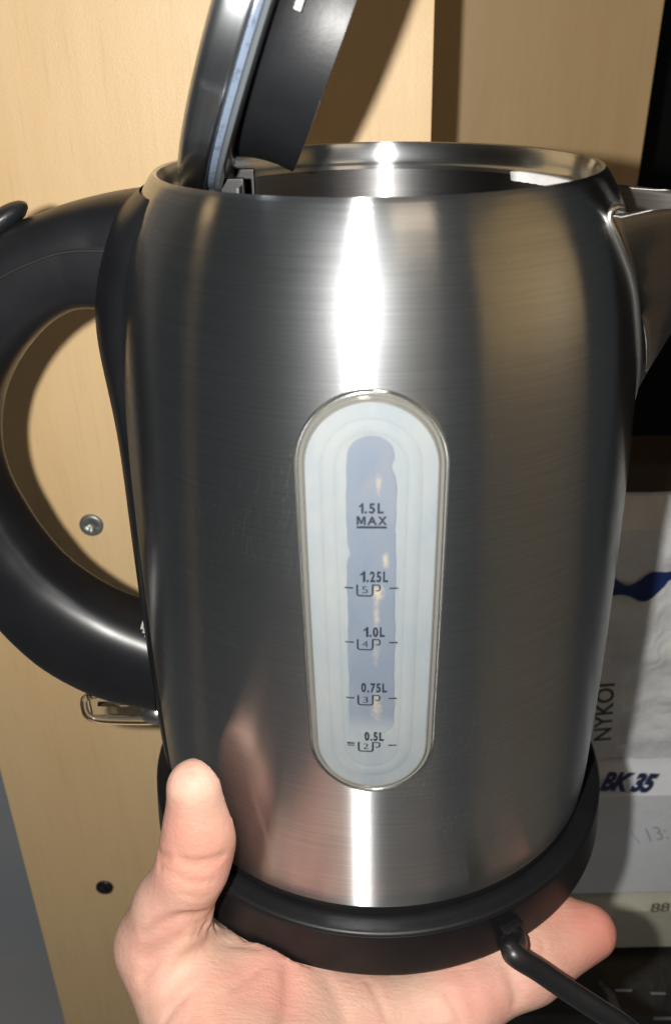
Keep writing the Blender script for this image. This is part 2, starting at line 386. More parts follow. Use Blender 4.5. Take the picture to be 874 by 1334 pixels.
def stroke(P, w):
    P = np.array(P, float); T = np.gradient(P, axis=0); T /= np.linalg.norm(T, axis=1)[:, None]; Nn = np.stack([-T[:, 1], T[:, 0]], -1)
    V = list(map(tuple, P+Nn*w/2))+list(map(tuple, P-Nn*w/2)); n = len(P)
    return V, [(i, i+1, n+i+1, n+i) for i in range(n-1)]
MGLYPH = ([(0, 0), (0, 1), (.26, 1), (.5, .38), (.74, 1), (1, 1), (1, 0), (.80, 0), (.80, .72), (.60, .12), (.40, .12), (.20, .72), (.20, 0)],
          [(0, 1, 11, 12), (1, 2, 10, 11), (2, 3, 10), (3, 9, 10), (3, 4, 9), (4, 5, 8, 9), (5, 6, 7, 8)])
def glyph_m(x0, z0, w, h): return [(x0+p[0]*w, z0+p[1]*h) for p in MGLYPH[0]], MGLYPH[1]
def arc(cx, cz, r, a0, a1, n=7): return [(cx+r*math.cos(R(a)), cz+r*math.sin(R(a))) for a in np.linspace(a0, a1, n)]
def zrow(y): return float(np.interp(y, [650, 760, 960], [.0005, .0008, .0011]))+float(np.interp(y, [657, 672, 686, 745, 758, 766, 776, 816, 829, 836, 888, 900, 909, 951, 963, 968], [.1288, .1259, .1232, .1116, .1089, .1073, .1053, .0968, .0940, .0924, .0806, .0780, .0757, .0655, .0626, .0612]))
def numeral(label, width, height, cx, cz):
    if label[0] != '1': return [fit_text(label, width, height, cx, cz, bold=.030, spacing=1.25)]
    w1 = height*.40; wr2 = width-w1-height*.10; x0 = cx-width/2
    one = [(.55, 0), (1, 0), (1, 1), (.66, 1), (.45, .84), (0, .70), (0, .56), (.55, .70)]
    P = [(x0+a*w1, cz+b*height) for a, b in one]
    return [(P, [(0, 1, 2, 3, 7), (3, 4, 7), (4, 5, 6, 7)]), fit_text(label[1:], wr2, height, cx+width/2-wr2/2, cz, bold=.030, spacing=1.25)]
def gauge_mark(label, y0, y1, n, yl, wtxt, minimum=False):
    x0 = .0002; parts = numeral(label, wtxt, zrow(y0)-zrow(y1), x0+.0004, zrow(y1))
    zl = zrow(yl); lw = .00036
    if not minimum: parts.append(stroke([(-.0059, zl), (-.0040, zl)], lw))
    parts.append(stroke([(.0040, zl), (.0059, zl)], lw))
    zt, zb, l, r_ = zl+.0009, zl-.0020, -.0031, .0003
    rr = .0006
    parts.append(stroke([(l, zt)]+[(l, zb+rr)]+arc(l+rr, zb+rr, rr, 180, 270)+arc(r_-rr, zb+rr, rr, 270, 360)+[(r_, zb+rr), (r_, zt)]
                        , lw))
    parts.append(stroke([(r_-.0001, zt), (r_+.0010, zt)]+arc(r_+.0012, zt-.0004, .0004, 90, 0)+[(r_+.0016, zt-.0010)]+arc(r_+.0012, zt-.0011, .0004, 0, -90)+[(r_+.0007, zt-.0015)], lw*.85))
    parts.append(fit_text(n, .00125, .0018, (l+r_)/2, zb+.0007, bold=-.012))
    if minimum:
        parts.append(glyph_m(-.0058, zl+.0001, .0006, .0007)); parts.append(fit_text('IN', .0008, .0007, -.0046, zl+.0001, bold=.02, spacing=1.1)); parts.append(stroke([(-.0058, zl-.0003), (-.0041, zl-.0003)], .0003))
    mark('level_mark', parts, WIN, INK)['label'] = 'printed ' + label + ' level mark'
mark('level_mark', numeral('1.5L', .0053, .0025, .0, zrow(670))+[glyph_m(-.0031, zrow(684.5), .0019, .0021), fit_text('A', .0021, .0021, .0002, zrow(684.5), bold=.03), fit_text('X', .0019, .0021, .0024, zrow(684.5), bold=.03),
                    stroke([(-.0031, zrow(687.5)), (.0033, zrow(687.5))], .00055)], WIN, INK)['label'] = 'printed 1.5L MAX level mark'
gauge_mark('1.25L', 744, 758, '5', 766, .0061)
gauge_mark('1.0L', 816, 829, '4', 836, .0048)
gauge_mark('0.75L', 888, 901, '3', 908, .0059)
gauge_mark('0.5L', 951, 963, '2', 968.5, .0045, True)

# --- handle mount (black strip down the side of the body)
V = []; nz, na = 70, 33
for i in range(nz):
    z = -.004+.190*i/(nz-1)
    amax = float(np.interp(z, [-.004, .03, .07, .10, .143, .163, .175, .182, .186], [18, 19, 20, 20.5, 21, 22.5, 26, 29, 29]))
    for j in range(na):
        u = -1+2*j/(na-1); a = R(-90+u*amax); r = rad_at(max(z, 0))
        e = min(1.0, (1-abs(u))*9); rise = .0004+.0026*(1-abs(u)**2.2)
        hump = .0046*math.exp(-((z-.156)/.026)**2)*(1-u**4)
        off = -.0006+(rise+.0006)*math.sin(e*math.pi/2)+hump
        if z > .180: off *= max(.0, (.1862-z)/.0062)**.5
        V.append(((r+off)*math.sin(a), -(r+off)*math.cos(a), z))
mesh('handle_mount', V, grid(nz, na), BLACK, K)

# --- handle: swept loop in the x-z plane
ho = [(-.060, .1850), (-.0697, .1838), (-.078, .1821), (-.0865, .1795), (-.0996, .1738), (-.1168, .1595), (-.1290, .1380), (-.1350, .1120), (-.1352, .0860), (-.1290, .0640), (-.1233, .0518), (-.1160, .0400), (-.1075, .0300), (-.0975, .0222), (-.0873, .0178), (-.074, .0150)]
hi = [(-.060, .1500), (-.0700, .1525), (-.0790, .1538), (-.0855, .1518), (-.0930, .1462), (-.1010, .1370), (-.1075, .1255), (-.1112, .1120), (-.1112, .1000), (-.1080, .0880), (-.1050, .0800), (-.1000, .0705), (-.0935, .0630), (-.0860, .0568), (-.0790, .0528), (-.070, .0490)]
NH = 90
HO = smooth_curve(ho, NH); HI = smooth_curve(hi, NH)
for A_ in (HO, HI): A_[:, 0] -= .0038*np.clip((-A_[:, 0]-.075)/.035, 0, 1)
def sweep_loop(name, mat, parent, profile, scale=1.0):
    """profile: closed list of (v, y) with v in -1 (inner side) .. 1 (outer side), y in metres"""
    V = []
    for i in range(NH):
        c_ = (HO[i]+HI[i])/2; d = (HO[i]-HI[i])/2
        wy = float(np.interp(i/(NH-1), [0, .15, .5, .85, 1], [1.12, 1.0, .95, 1.0, 1.1]))
        for v, y in profile: V.append((c_[0]+d[0]*v, y*wy, c_[1]+d[1]*v))
    F = grid(NH, len(profile), closed_v=True); n = len(profile)
    F += [tuple(range(n)), tuple((NH-1)*n+q for q in range(n))]
    return mesh(name, V, F, mat, parent, True, 50)
HW = .0142
pr = []
for q in range(40):
    a = 2*math.pi*q/40; ca, sa = math.cos(a), math.sin(a); e = 2/2.7
    pr.append((math.copysign(abs(ca)**e, ca)*.985, HW*math.copysign(abs(sa)**e, sa)))
HAND = sweep_loop('handle', BLACK, K, pr)
HAND['label'] = 'black plastic D-shaped handle'
pc = []
for q in range(26):
    a = -math.pi/2*1.0+math.pi*q/25; a *= .88; ca, sa = math.cos(a), math.sin(a)
    pc.append((math.copysign(abs(ca)**e, ca)*1.0, (HW+.0007)*math.copysign(abs(sa)**e, sa)))
pc += [(pc[-1][0]-.02, HW*.7), (pc[0][0]-.02, -HW*.7)]
_HO, _HI, _NH = HO, HI, NH
NH = 44; HO = _HO[1:45]; HI = _HI[1:45]
sweep_loop('handle_cover', BLACK, HAND, pc)
HO, HI, NH = _HO, _HI, _NH
gl = []
for q in range(1, 46):
    c_ = (_HO[q]+_HI[q])/2; d_ = (_HO[q]-_HI[q])/2; wy = float(np.interp(q/(NH-1), [0, .15, .5, .85, 1], [1.12, 1.0, .95, 1.0, 1.1])); v_ = .22+.10*q/45
    gl.append((c_[0]+d_[0]*v_, -(HW+.00045)*wy*(1-abs(v_)**2.7)**(1/2.7)-.00002, c_[1]+d_[1]*v_))
tube('cover_joint', gl, .00032, GROOVE, HAND, 8)
rs_ = px(187, 828, Y=-.0135)
for dx_, dz_, r_ in ((0, .001, .0009), (.0003, -.0016, .0012), (-.0006, -.0004, .0007), (.0004, -.0034, .0008)):
    V, F = tube_data([(rs_[0]+dx_, rs_[1]+.001, rs_[2]+dz_+r_), (rs_[0]+dx_, rs_[1], rs_[2]+dz_), (rs_[0]+dx_+.0002, rs_[1]+.001, rs_[2]+dz_-r_)], [r_*.4, r_, r_*.3], 8)
    mesh('glue_residue', V, F, N('dried_glue').set(Base_Color=(.35, .34, .32, 1), Roughness=.2, Coat_Weight=.5).m, HAND)
# lid button on top of the handle
V = []; nb = 24
for i in range(13):
    ph = math.pi*i/12
    for j in range(nb):
        a = 2*math.pi*j/nb; V.append((.0125*math.copysign(abs(math.cos(ph))**.8, math.cos(ph)), .0085*math.sin(ph)*math.cos(a), .0034*math.sin(ph)*math.sin(a)))
lb = mesh('lid_button', V, grid(13, nb, closed_v=True), BLACK_L, HAND); lb.location = (-.1040, 0, .1745); lb.rotation_euler = (0, R(-33), 0)

# --- transparent switch lever below the handle
k = N('clear_lever_plastic').set(Base_Color=(.93, .94, .95, 1), Roughness=.06, Transmission_Weight=1.0, IOR=1.49); GLASS = k.m
def rt(cx, cz, hx, hz, y, n=48):
    P = []
    for q in range(n):
        a = 2*math.pi*q/n; ca, sa = math.cos(a), math.sin(a); e_ = .55
        P.append((cx+hx*math.copysign(abs(ca)**e_, ca), y, cz+hz*math.copysign(abs(sa)**e_, sa)))
    return P
LV = tube('switch_lever', rt(-.0880, .0117, .0146, .0061, -.002), .0013, GLASS, K, 10, True); LV['label'] = 'clear plastic on-off lever'
box('lever_plate', -.101, -.0760, -.0014, .0006, .0068, .0166, GLASS, LV, .0006)
tube('lever_rib', [(-.0965, -.004, .0150), (-.0870, -.0042, .0152), (-.0780, -.004, .0148)], [.0009, .0007, .0010], GLASS, LV, 8)
V, F = tube_data([(-.0815, -.003, .0105), (-.0790, -.003, .0108), (-.0765, -.003, .0110), (-.0735, -.003, .0110)], [.0024, .0040, .0044, .0044], 16)
mesh('lever_pivot', V, F, BRIGHT, LV)

# --- spout
def spout_side(z):
    ph = float(np.interp(z, [.122, .130, .140, .149, .157, .162, .168, .173, .1787, .1835], [1.0, 6.0, 12.5, 17.5, 20.5, 22, 25, 28, 31, 32]))
    xn = float(np.interp(z, [.122, .129, .136, .151, .165, .180, .1835], [.0712, .0724, .0750, .0815, .0895, .0985, .1010]))
    return R(ph), xn
nzs, nu_ = 40, 15; V = []
for i in range(nzs):
    t_ = i/(nzs-1); z0 = .122+(.1820-.122)*t_
    ph, xn = spout_side(z0); r = rad_at(z0)
    for sgn in (-1, 1):
        A = np.array([(r-.0004)*math.cos(ph), sgn*(r-.0004)*math.sin(ph)]); B = np.array([xn, sgn*.0016]); M = A*.45+B*.55; M = M+np.array([-.0035, -sgn*.0022])*min(1, t_*1.6)
        row = []
        for j in range(nu_):
            q = j/(nu_-1); P = (1-q)**2*A+2*q*(1-q)*M+q*q*B
            row.append((P[0], P[1], z0-.0022*t_*q))
        V += row if sgn < 0 else row[::-1]
sp = mesh('spout', V, grid(nzs, 2*nu_), SPOUT, K, True, None); sp['label'] = 'V-shaped steel pouring spout'
sm = sp.modifiers.new('s', 'SOLIDIFY'); sm.thickness = .0009; sm.offset = 0
seam = []
for z0 in np.linspace(.1225, .1815, 30):
    ph, xn = spout_side(z0); seam.append((math.cos(ph+R(.4))*(rad_at(z0)+.0003), -math.sin(ph+R(.4))*(rad_at(z0)+.0003), z0))
seam += [(seam[-1][0]+.0004, seam[-1][1]+.0002, .1832), (seam[-1][0]+.0022, seam[-1][1]+.0016, .1836), (seam[-1][0]+.0040, seam[-1][1]+.0032, .1828)]
tube('spout_seam', smooth_curve(seam, 60), .0007, BRIGHT, sp, 10)
seam2 = [(x, -y, z) for x, y, z in seam]; tube('spout_seam', smooth_curve(seam2, 60), .0009, BRIGHT, sp, 10)
FILT = plastic('white_filter_plastic', (.78, .78, .77), .45)
V = []
for zz in (.160, .1838):
    for j in range(24):
        a = R(48+84*j/23); r = .0535 if zz > .17 else .0595; V.append((r*math.sin(a), -r*math.cos(a), zz))
fl = mesh('spout_filter', V, grid(2, 24), FILT, K); fm = fl.modifiers.new('s', 'SOLIDIFY'); fm.thickness = .002

# --- lid, swung open about its hinge at the handle side
TH = R(22.9); BE = R(3.87); LR = .050
e1 = np.array([math.sin(TH), 0, math.cos(TH)]); nn0 = np.array([math.cos(TH), 0, -math.sin(TH)]); nn = nn0*math.cos(BE)+np.array([0, math.sin(BE), 0])
e2 = np.cross(nn, e1)
O = np.array([-.0493, 0, .1849]); LC = O+e1*LR
lidm = Matrix(((e1[0], e2[0], nn[0], LC[0]), (e1[1], e2[1], nn[1], LC[1]), (e1[2], e2[2], nn[2], LC[2]), (0, 0, 0, 1)))   # local z = collar side
cap = [(.0001, -.0042)]+[tuple(p) for p in smooth_curve([(.0001, -.0042), (.020, -.0040), (.034, -.0035), (.043, -.0027), (.0475, -.0018), (.0495, -.0006), (.0502, .0012), (.0502, .0046), (.0498, .0054)], 40)][1:]+[(.0488, .0056), (.047, .0054)]
lid = lathe('lid', cap, STEEL_LID, K, 160, 40); lid.matrix_local = lidm; lid['label'] = 'open steel lid standing up at the handle side'
k = N('blue_grey_seal').set(Roughness=.22, Coat_Weight=.5); c = k.coord((1, 1, 1.0))
sx = k.new('ShaderNodeSeparateXYZ'); k.link(c, sx.inputs[0]); nz2 = k.noise(c, 420, 4, .75)
k.to(k.mix(k.ramp(nz2, [(.54, .0), (.62, .7)]), (.13, .165, .225), (.06, .075, .105)), 'Base Color'); k.to(k.bump(nz2, .12, .0004), 'Normal'); STRIP = k.m
GREYS = N('grey_flange_plastic').set(Base_Color=(.085, .095, .105, 1), Roughness=.25, Coat_Weight=.4).m
lathe('lid_seal', [(.0440, .0050), (.0474, .0052), (.0476, .0062), (.0472, .0072), (.044, .0074)], STRIP, lid, 160, 40)
lathe('lid_flange', [(.0440, .0073), (.0478, .0074), (.0482, .0078), (.0480, .0086), (.0465, .0090), (.036, .0091)], GREYS, lid, 160, 40)
col = lathe('lid_collar', [(.0385, .0089), (.0378, .0098), (.0371, .0115), (.0364, .0140), (.0359, .0170), (.0357, .0200), (.0359, .0234), (.0359, .0241), (.0353, .0242), (.0345, .0234), (.0345, .0130), (.0001, .0128)], BLACK_L, lid, 160, 40)
for (ang, zz, ww, hh) in ((90, .0135, .003, .002), (84, .009, .0045, .0018), (78, .0175, .0012, .0012)):
    a = R(ang); r = .0368
    o = box('collar_catch', -ww/2, ww/2, -.0008, .0008, -hh/2, hh/2, BLACK_L, lid, .0004)
    o.location = (r*math.sin(a)*.0+r*math.cos(a), r*math.sin(a), zz); o.rotation_euler = (0, 0, a-R(90))
hb = box('lid_hinge', -.0465, -.0375, -.010, .012, .1735, .1885, BLACK_B, lid, .001); hb.matrix_parent_inverse = lidm.inverted()
for yy in (-.0125, .006):
    hb = box('hinge_arm', -.0385, -.0325, yy, yy+.0016, .172, .1885, BLACK_B, lid, .0005); hb.matrix_parent_inverse = lidm.inverted()
hb = tube('hinge_pin', [(-.039, -.017, .1805), (-.039, .014, .1805)], .0013, BRIGHT, lid, 10); hb.matrix_parent_inverse = lidm.inverted()
hb = box('hinge_flap', -.0335, -.0328, -.019, -.009, .174, .187, GREYS, lid, .0002); hb.matrix_parent_inverse = lidm.inverted()

# ------------------------------------------------------------------ power base and cord
PB = empty('power_base', (0, 0, -.0206)); tag(PB, 'round black plastic power base under the kettle with a cord leaving its front', 'power base')
bp = [(0.0001, -.0034), (.0690, -.0036), (.0722, -.0037), (.0738, -.0040), (.0754, -.0042), (.0763, -.0045), (.0769, -.0053), (.0772, -.0070), (.0780, -.0188), (.0778, -.0201), (.0768, -.0206), (.0001, -.0206)]
bp = [(r_, z_+.0206) for r_, z_ in bp]
lathe('base_plate', [bp[0], bp[1]]+[tuple(p) for p in smooth_curve(bp[1:-1], 40)]+[bp[-1]], BLACK_B, PB, 192, 60)
az = R(27.5)
gx, gy = .0785*math.sin(az), -.0785*math.cos(az)
g = box('cord_grommet', -.0036, .0036, -.0012, .004, -.0050, .0046, BLACK_B, PB, .0012); g.location = (gx, gy, -.0150+.0206); g.rotation_euler = (0, 0, az)
cp = [(gx-.002, gy+.006, -.0140), (gx+.0005, gy-.003, -.0140)]
for (x_, y_, Y_) in ((668, 1242, -.0790), (700, 1263, -.0800), (735, 1287, -.0812), (775, 1313, -.083), (815, 1340, -.085), (860, 1385, -.09), (930, 1500, -.10)):
    cp.append(tuple(px(x_, y_, Y=Y_)))
cp = smooth_curve(cp, 80); 
V, F = tube_data(cp, np.interp(np.arange(80), [0, 10, 16, 80], [.0036, .0036, .0032, .0033]), 18)
V = [(v[0], v[1], v[2]+.0206) for v in V]
mesh('power_cord', V, F, CORD, PB)

# ------------------------------------------------------------------ hand: one implicit surface
def P3(x, y, Y=None, Z=None): return px(x, y, Y, Z)
caps = []   # (a, b, ra, rb)
def cr(x, y, rpx, Y=None, Z=None):
    p = px(x, y, Y, Z); return p, rpx*float((p-CAM_LOC)@_fw)/FPX
def chain(*L):
    for (a, ra), (b, rb) in zip(L[:-1], L[1:]): caps.append((a, b, ra, rb))
tip, pad, ip, prox, mcp = cr(254, 1025, 40, Y=-.0640), cr(260, 1083, 40, Y=-.0655), cr(250, 1132, 40, Y=-.0690), cr(226, 1180, 46, Y=-.0690), cr(206, 1230, 50, Y=-.0690)
m2 = cr(248, 1300, 62, Y=-.080); wr_ = cr(320, 1480, 118, Y=-.115)
chain(tip, pad, ip, prox, mcp, m2, wr_); caps.append((*[cr(270, 1070, 27, Y=-.0630)[0], cr(268, 1098, 26, Y=-.0640)[0]], .0048, .0048))
tip, pad, mcp, wr = tip[0], pad[0], mcp[0], wr_[0]
t1, t2 = cr(312, 1282, 58, Z=-.046), cr(300, 1400, 90, Z=-.064)
chain(t1, t2); chain(cr(225, 1235, 46, Y=-.0710), t1)
im, pi_, di, ti = cr(462, 1352, 66, Z=-.043), cr(600, 1306, 45, Z=-.0350), cr(690, 1263, 38.5, Z=-.0325), cr(768, 1215, 37, Z=-.0315)
chain(im, pi_, di, ti); chain(t1, im); chain(t2, im); chain(wr_, im); chain(cr(380, 1330, 60, Z=-.045), im)
imcp, itip = im[0], ti[0]
# rest of the palm and the other three fingers lie under the base
for dx, dy, dz, L, rr in ((0, .024, -.001, .9, .0096), (-.002, .046, -.002, .82, .0093), (-.006, .066, -.004, .62, .0085)):
    m_ = imcp+np.array([-.004+dx, dy, .000+dz]); a1 = m_+np.array([.038*L, .000, .004]); a2 = a1+np.array([.022*L, .002, .003]); a3 = a2+np.array([.015*L, .004, .000])
    a1[2] = a2[2] = a3[2] = -.0208-rr; m_[2] = min(m_[2], -.0208-rr*1.25)
    caps += [(m_, a1, rr*1.25, rr*1.08), (a1, a2, rr*1.08, rr), (a2, a3, rr, rr*.88), (wr+np.array([0, dy*.6, -.008]), m_, .022, rr*1.4)]
lo = np.array([-.135, -.150, -.135]); hi_ = np.array([.112, .02, .056]); vs = .0009
nx, ny, nz_ = [int(v) for v in np.ceil((hi_-lo)/vs)]
X, Y, Z = [a.astype(np.float32) for a in np.meshgrid(lo[0]+vs*np.arange(nx), lo[1]+vs*np.arange(ny), lo[2]+vs*np.arange(nz_), indexing='ij')]
def sd_caps(X, Y, Z):
    acc = None; kk = .0030
    for a, b, ra, rb in caps:
        d = b-a; L2 = float(d@d)
        t_ = np.clip(((X-a[0])*d[0]+(Y-a[1])*d[1]+(Z-a[2])*d[2])/L2, 0, 1)
        q = np.sqrt((X-a[0]-t_*d[0])**2+(Y-a[1]-t_*d[1])**2+(Z-a[2]-t_*d[2])**2)-(ra+(rb-ra)*t_)
        e_ = np.exp(np.clip(-q/kk, -40, 40)); acc = e_ if acc is None else acc+e_
    return -kk*np.log(acc)
D = sd_caps(X, Y, Z)+.0008
# press of the base and the kettle into the soft skin
rad2 = np.sqrt(X**2+Y**2)
basesd = np.maximum(rad2-.0782, -.0206-Z)           # the base and everything above it
bodysd = np.maximum(rad2-.0722, -Z-.009)
D = np.maximum(D, -(np.minimum(basesd, bodysd)-.0002))
# creases: dents that follow lines on the skin
def hit(x, y):
    d = _fw+RT*(x-437)/FPX-UP*(y-667)/FPX; d = d/np.linalg.norm(d); t_ = .15
    for _ in range(60):
        p = CAM_LOC+d*t_; s = float(sd_caps(*[np.array([c_]) for c_ in p])[0])
        s += .0008; t_ += s*.8
        if s < 1e-4: break
    return CAM_LOC+d*t_
creases = [([(232, 1118), (255, 1124), (280, 1120), (296, 1112)], .0007, .0010), ([(238, 1126), (262, 1131), (288, 1124)], .0004, .0008),
           ([(268, 1192), (240, 1196), (212, 1206), (188, 1220)], .0011, .0016), ([(292, 1200), (262, 1210), (232, 1226), (205, 1248), (185, 1275)], .0010, .0016),
           ([(300, 1212), (275, 1214), (245, 1220)], .0006, .0010), ([(335, 1235), (300, 1226), (270, 1226)], .0006, .0012), ([(205, 1110), (212, 1116), (220, 1118)], .0006, .0010), ([(199, 1124), (208, 1130), (214, 1132)], .0006, .0010),
           ([(376, 1255), (378, 1285), (376, 1310), (372, 1340)], .0014, .0013), ([(430, 1275), (442, 1300), (455, 1332)], .0006, .0009), ([(478, 1276), (492, 1300), (505, 1332)], .0005, .0009),
           ([(581, 1290), (592, 1310), (604, 1334)], .0009, .0010), ([(655, 1256), (664, 1272), (672, 1296), (670, 1312)], .0006, .0010), ([(662, 1250), (674, 1270), (682, 1292)], .0005, .0008), ([(704, 1222), (708, 1230), (706, 1240)], .0005, .0008)]
creases += [([(275, 1196), (245, 1204), (215, 1222), (190, 1250)], .0008, .0030), ([(318, 1222), (280, 1232), (245, 1256), (222, 1290)], .0007, .0032),
            ([(377, 1262), (379, 1290), (375, 1334)], .0010, .0035), ([(600, 1265), (612, 1295), (620, 1320)], .0005, .0030), ([(430, 1280), (450, 1334)], .0005, .0030), ([(664, 1250), (676, 1300)], .0006, .0028),
            ([(350, 1250), (330, 1268), (300, 1290)], .0004, .0010), ([(250, 1290), (228, 1310), (212, 1334)], .0004, .0012), ([(225, 1140), (250, 1150), (280, 1146)], .0003, .0008), ([(230, 1160), (252, 1170), (275, 1166)], .0003, .0008)]
for P, depth, wd in creases:
    pts = smooth_curve([hit(*q) for q in P], 5*len(P))
    mask_lo = pts.min(0)-.006; mask_hi = pts.max(0)+.006
    i0 = np.clip(((mask_lo-lo)/vs).astype(int), 0, None); i1 = np.ceil((mask_hi-lo)/vs).astype(int)+1
    sl = tuple(slice(a, b) for a, b in zip(i0, i1))
    if D[sl].size == 0: continue
    md = np.full(D[sl].shape, 9., np.float32)
    n_ = len(pts)
    for q, p in enumerate(pts):
        fade = .0006*abs(2*q/(n_-1)-1)**3
        md = np.minimum(md, np.sqrt((X[sl]-p[0])**2+(Y[sl]-p[1])**2+(Z[sl]-p[2])**2)+fade)
    D[sl] += (2.1 if wd < .002 else 1.5)*depth*np.exp(-(md/wd)**2)
def surface_nets(D):
    s = D < 0; nx, ny, nz_ = D.shape
    cells = np.zeros((nx-1, ny-1, nz_-1), np.int8)
    acc = np.zeros(cells.shape+(3,), np.float32); cnt = np.zeros(cells.shape, np.float32)
    corners = [(i, j, k_) for i in (0, 1) for j in (0, 1) for k_ in (0, 1)]
    def cs(c_): return tuple(slice(a, a+n-1) for a, n in zip(c_, D.shape))
    for a in corners:
        for ax in range(3):
            if a[ax]: continue
            b = list(a); b[ax] = 1; da, db = D[cs(a)], D[cs(b)]; m = (da < 0) != (db < 0)
            t_ = np.where(m, da/np.where(m, da-db, 1), 0)
            for q in range(3): acc[..., q] += np.where(m, a[q]+(t_ if q == ax else 0), 0)
            cnt += m
    act = cnt > 0; idx = -np.ones(cells.shape, np.int64); idx[act] = np.arange(act.sum())
    ijk = np.argwhere(act); V = ijk+acc[act]/cnt[act][:, None]
    F = []
    for ax in range(3):
        o1, o2 = [q for q in range(3) if q != ax]
        sl = [slice(1, n-1) for n in D.shape]; sl[ax] = slice(0, D.shape[ax]-1)
        sl2 = list(sl); sl2[ax] = slice(1, D.shape[ax])
        m = s[tuple(sl)] != s[tuple(sl2)]; P = np.argwhere(m)+np.array([0 if q == ax else 1 for q in range(3)])
        quad = []
        for da, db in ((0, 0), (1, 0), (1, 1), (0, 1)):
            Q = P.copy(); Q[:, o1] -= da; Q[:, o2] -= db; quad.append(idx[Q[:, 0], Q[:, 1], Q[:, 2]])
        F.append(np.stack(quad, -1))
    return V, np.concatenate(F)
V, F = surface_nets(D); V = lo+V*vs
k = N('skin').set(Roughness=.62, Subsurface_Weight=.22, Subsurface_Radius=(.9, .35, .2), Subsurface_Scale=.004, Specular_IOR_Level=.3)
c = k.coord()
col = k.mix(k.ramp(k.noise(c, 42, 4, .55, .4), [(.38, .0), (.68, 1.0)]), (.55, .36, .275), (.55, .285, .225))
col = k.mix(k.ramp(k.noise(c, 150, 3, .6), [(.45, .0), (.75, .35)]), col, (.48, .22, .17))
def blob(col, p, r, tone, amt):
    s = k.new('ShaderNodeVectorMath', operation='DISTANCE'); k.link(c, s.inputs[0]); s.inputs[1].default_value = tuple(p)
    mr = k.new('ShaderNodeMapRange'); mr.interpolation_type = 'SMOOTHSTEP'; mr.inputs[1].default_value = 0; mr.inputs[2].default_value = r; mr.inputs[3].default_value = amt; mr.inputs[4].default_value = 0
    k.link(s.outputs['Value'], mr.inputs[0]); return k.mix(mr.outputs[0], col, tone)
col = blob(col, itip, .034, (.50, .175, .13), .85); col = blob(col, pad, .026, (.50, .20, .15), .7); col = blob(col, hit(330, 1290), .022, (.50, .23, .17), .5)
k.to(col, 'Base Color')
vo = k.new('ShaderNodeTexVoronoi'); vo.inputs['Scale'].default_value = 1100; k.link(c, vo.inputs['Vector'])
mpw = k.new('ShaderNodeMapping'); mpw.inputs['Rotation'].default_value = (.3, .5, .9); mpw.inputs['Scale'].default_value = (1, 3.5, 2); k.link(c, mpw.inputs[0])
k.to(k.bump(vo.outputs['Distance'], .22, .0003, k.bump(k.noise(mpw.outputs[0], 210, 4, .6), .30, .0009)), 'Normal')
hand = mesh('hand', V, F, k.m); hm = hand.modifiers.new('smooth', 'SMOOTH'); hm.factor = .5; hm.iterations = 2
tag(hand, 'bare left hand holding the kettle base from below, thumb up on the left side', 'hand')

# ------------------------------------------------------------------ bags and boxes behind on the right
def crumple(name, x0, x1, z0, z1, y, thick, amp, scale, mat, seed, nxx=60, nzz=80, skew=0):
    """closed slab with a crumpled front"""
    rs = np.random.default_rng(seed); V = []; F = []
    ph = rs.uniform(0, 6.28, (10, 3)); dr = rs.normal(0, 1, (10, 2)); fr = rs.uniform(.6, 2.6, 10)*scale
    def h(x, z):
        s = 0
        for q in range(10):
            u = (x*dr[q, 0]+z*dr[q, 1])*fr[q]+ph[q, 0]+.8*math.sin((x*dr[(q+3) % 10, 1]-z*dr[(q+3) % 10, 0])*fr[q]*.6+ph[q, 1])
            s += (1-abs(math.sin(u)))*(1.5/(1+fr[q]/scale))
        return s/6*amp
    for i in range(nzz):
        for j in range(nxx):
            z = z0+(z1-z0)*i/(nzz-1); x = x0+(x1-x0)*j/(nxx-1)
            edge = min(1, min(i, nzz-1-i)/4)
            V.append((x+skew*(z-z0), y-h(x, z)*edge+(1-edge)*thick*.35, z+.15*h(x, z)*(1 if i == nzz-1 else 0)))
    n = len(V); F += grid(nzz, nxx)
    for i in range(nzz):
        for j in (0, nxx-1):
            v = V[i*nxx+j]; V.append((v[0], y+thick, v[2]))
    for i in range(nzz-1):
        a, b = n+2*i, n+2*i+2
        F += [(i*nxx, (i+1)*nxx, b, a), (i*nxx+nxx-1, (i+1)*nxx+nxx-1, b+1, a+1), (a, a+1, b+1, b)]
    F.append(tuple(range(nxx))+(n+1, n)); F.append(tuple((nzz-1)*nxx+j for j in range(nxx))+(n+2*nzz-1, n+2*nzz-2))
    return mesh(name, V, F, mat, None, True, 40)
def bagmat(name, a, b, rough=.35, bs=.4, blue=None):
    k = N(name).set(Roughness=rough, Coat_Weight=.15); c = k.coord()
    col = k.mix(k.ramp(k.noise(c, 22, 5, .6, 1.0), [(.35, .0), (.68, 1.0)]), a, b)
    k.to(col, 'Base Color'); k.to(k.bump(k.noise(c, 60, 5, .6, 1.5), bs, .006), 'Normal'); return k.m
BAG = bagmat('white_bag_film', (.78, .78, .77), (.60, .63, .67)); CART = bagmat('white_carton', (.74, .77, .82), (.68, .70, .74), .55, .12)
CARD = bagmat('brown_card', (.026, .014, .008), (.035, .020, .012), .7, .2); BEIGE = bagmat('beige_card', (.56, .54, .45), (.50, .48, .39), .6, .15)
BLKB = bagmat('black_bag_film', (.002, .002, .0024), (.003, .003, .0034), .6, .2); BLUE = N('blue_print').set(Base_Color=(.012, .028, .13, 1), Roughness=.4).m
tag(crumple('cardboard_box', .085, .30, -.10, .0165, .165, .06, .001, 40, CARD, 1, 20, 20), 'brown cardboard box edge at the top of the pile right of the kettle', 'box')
bagz0, bagz1 = -.172, .004
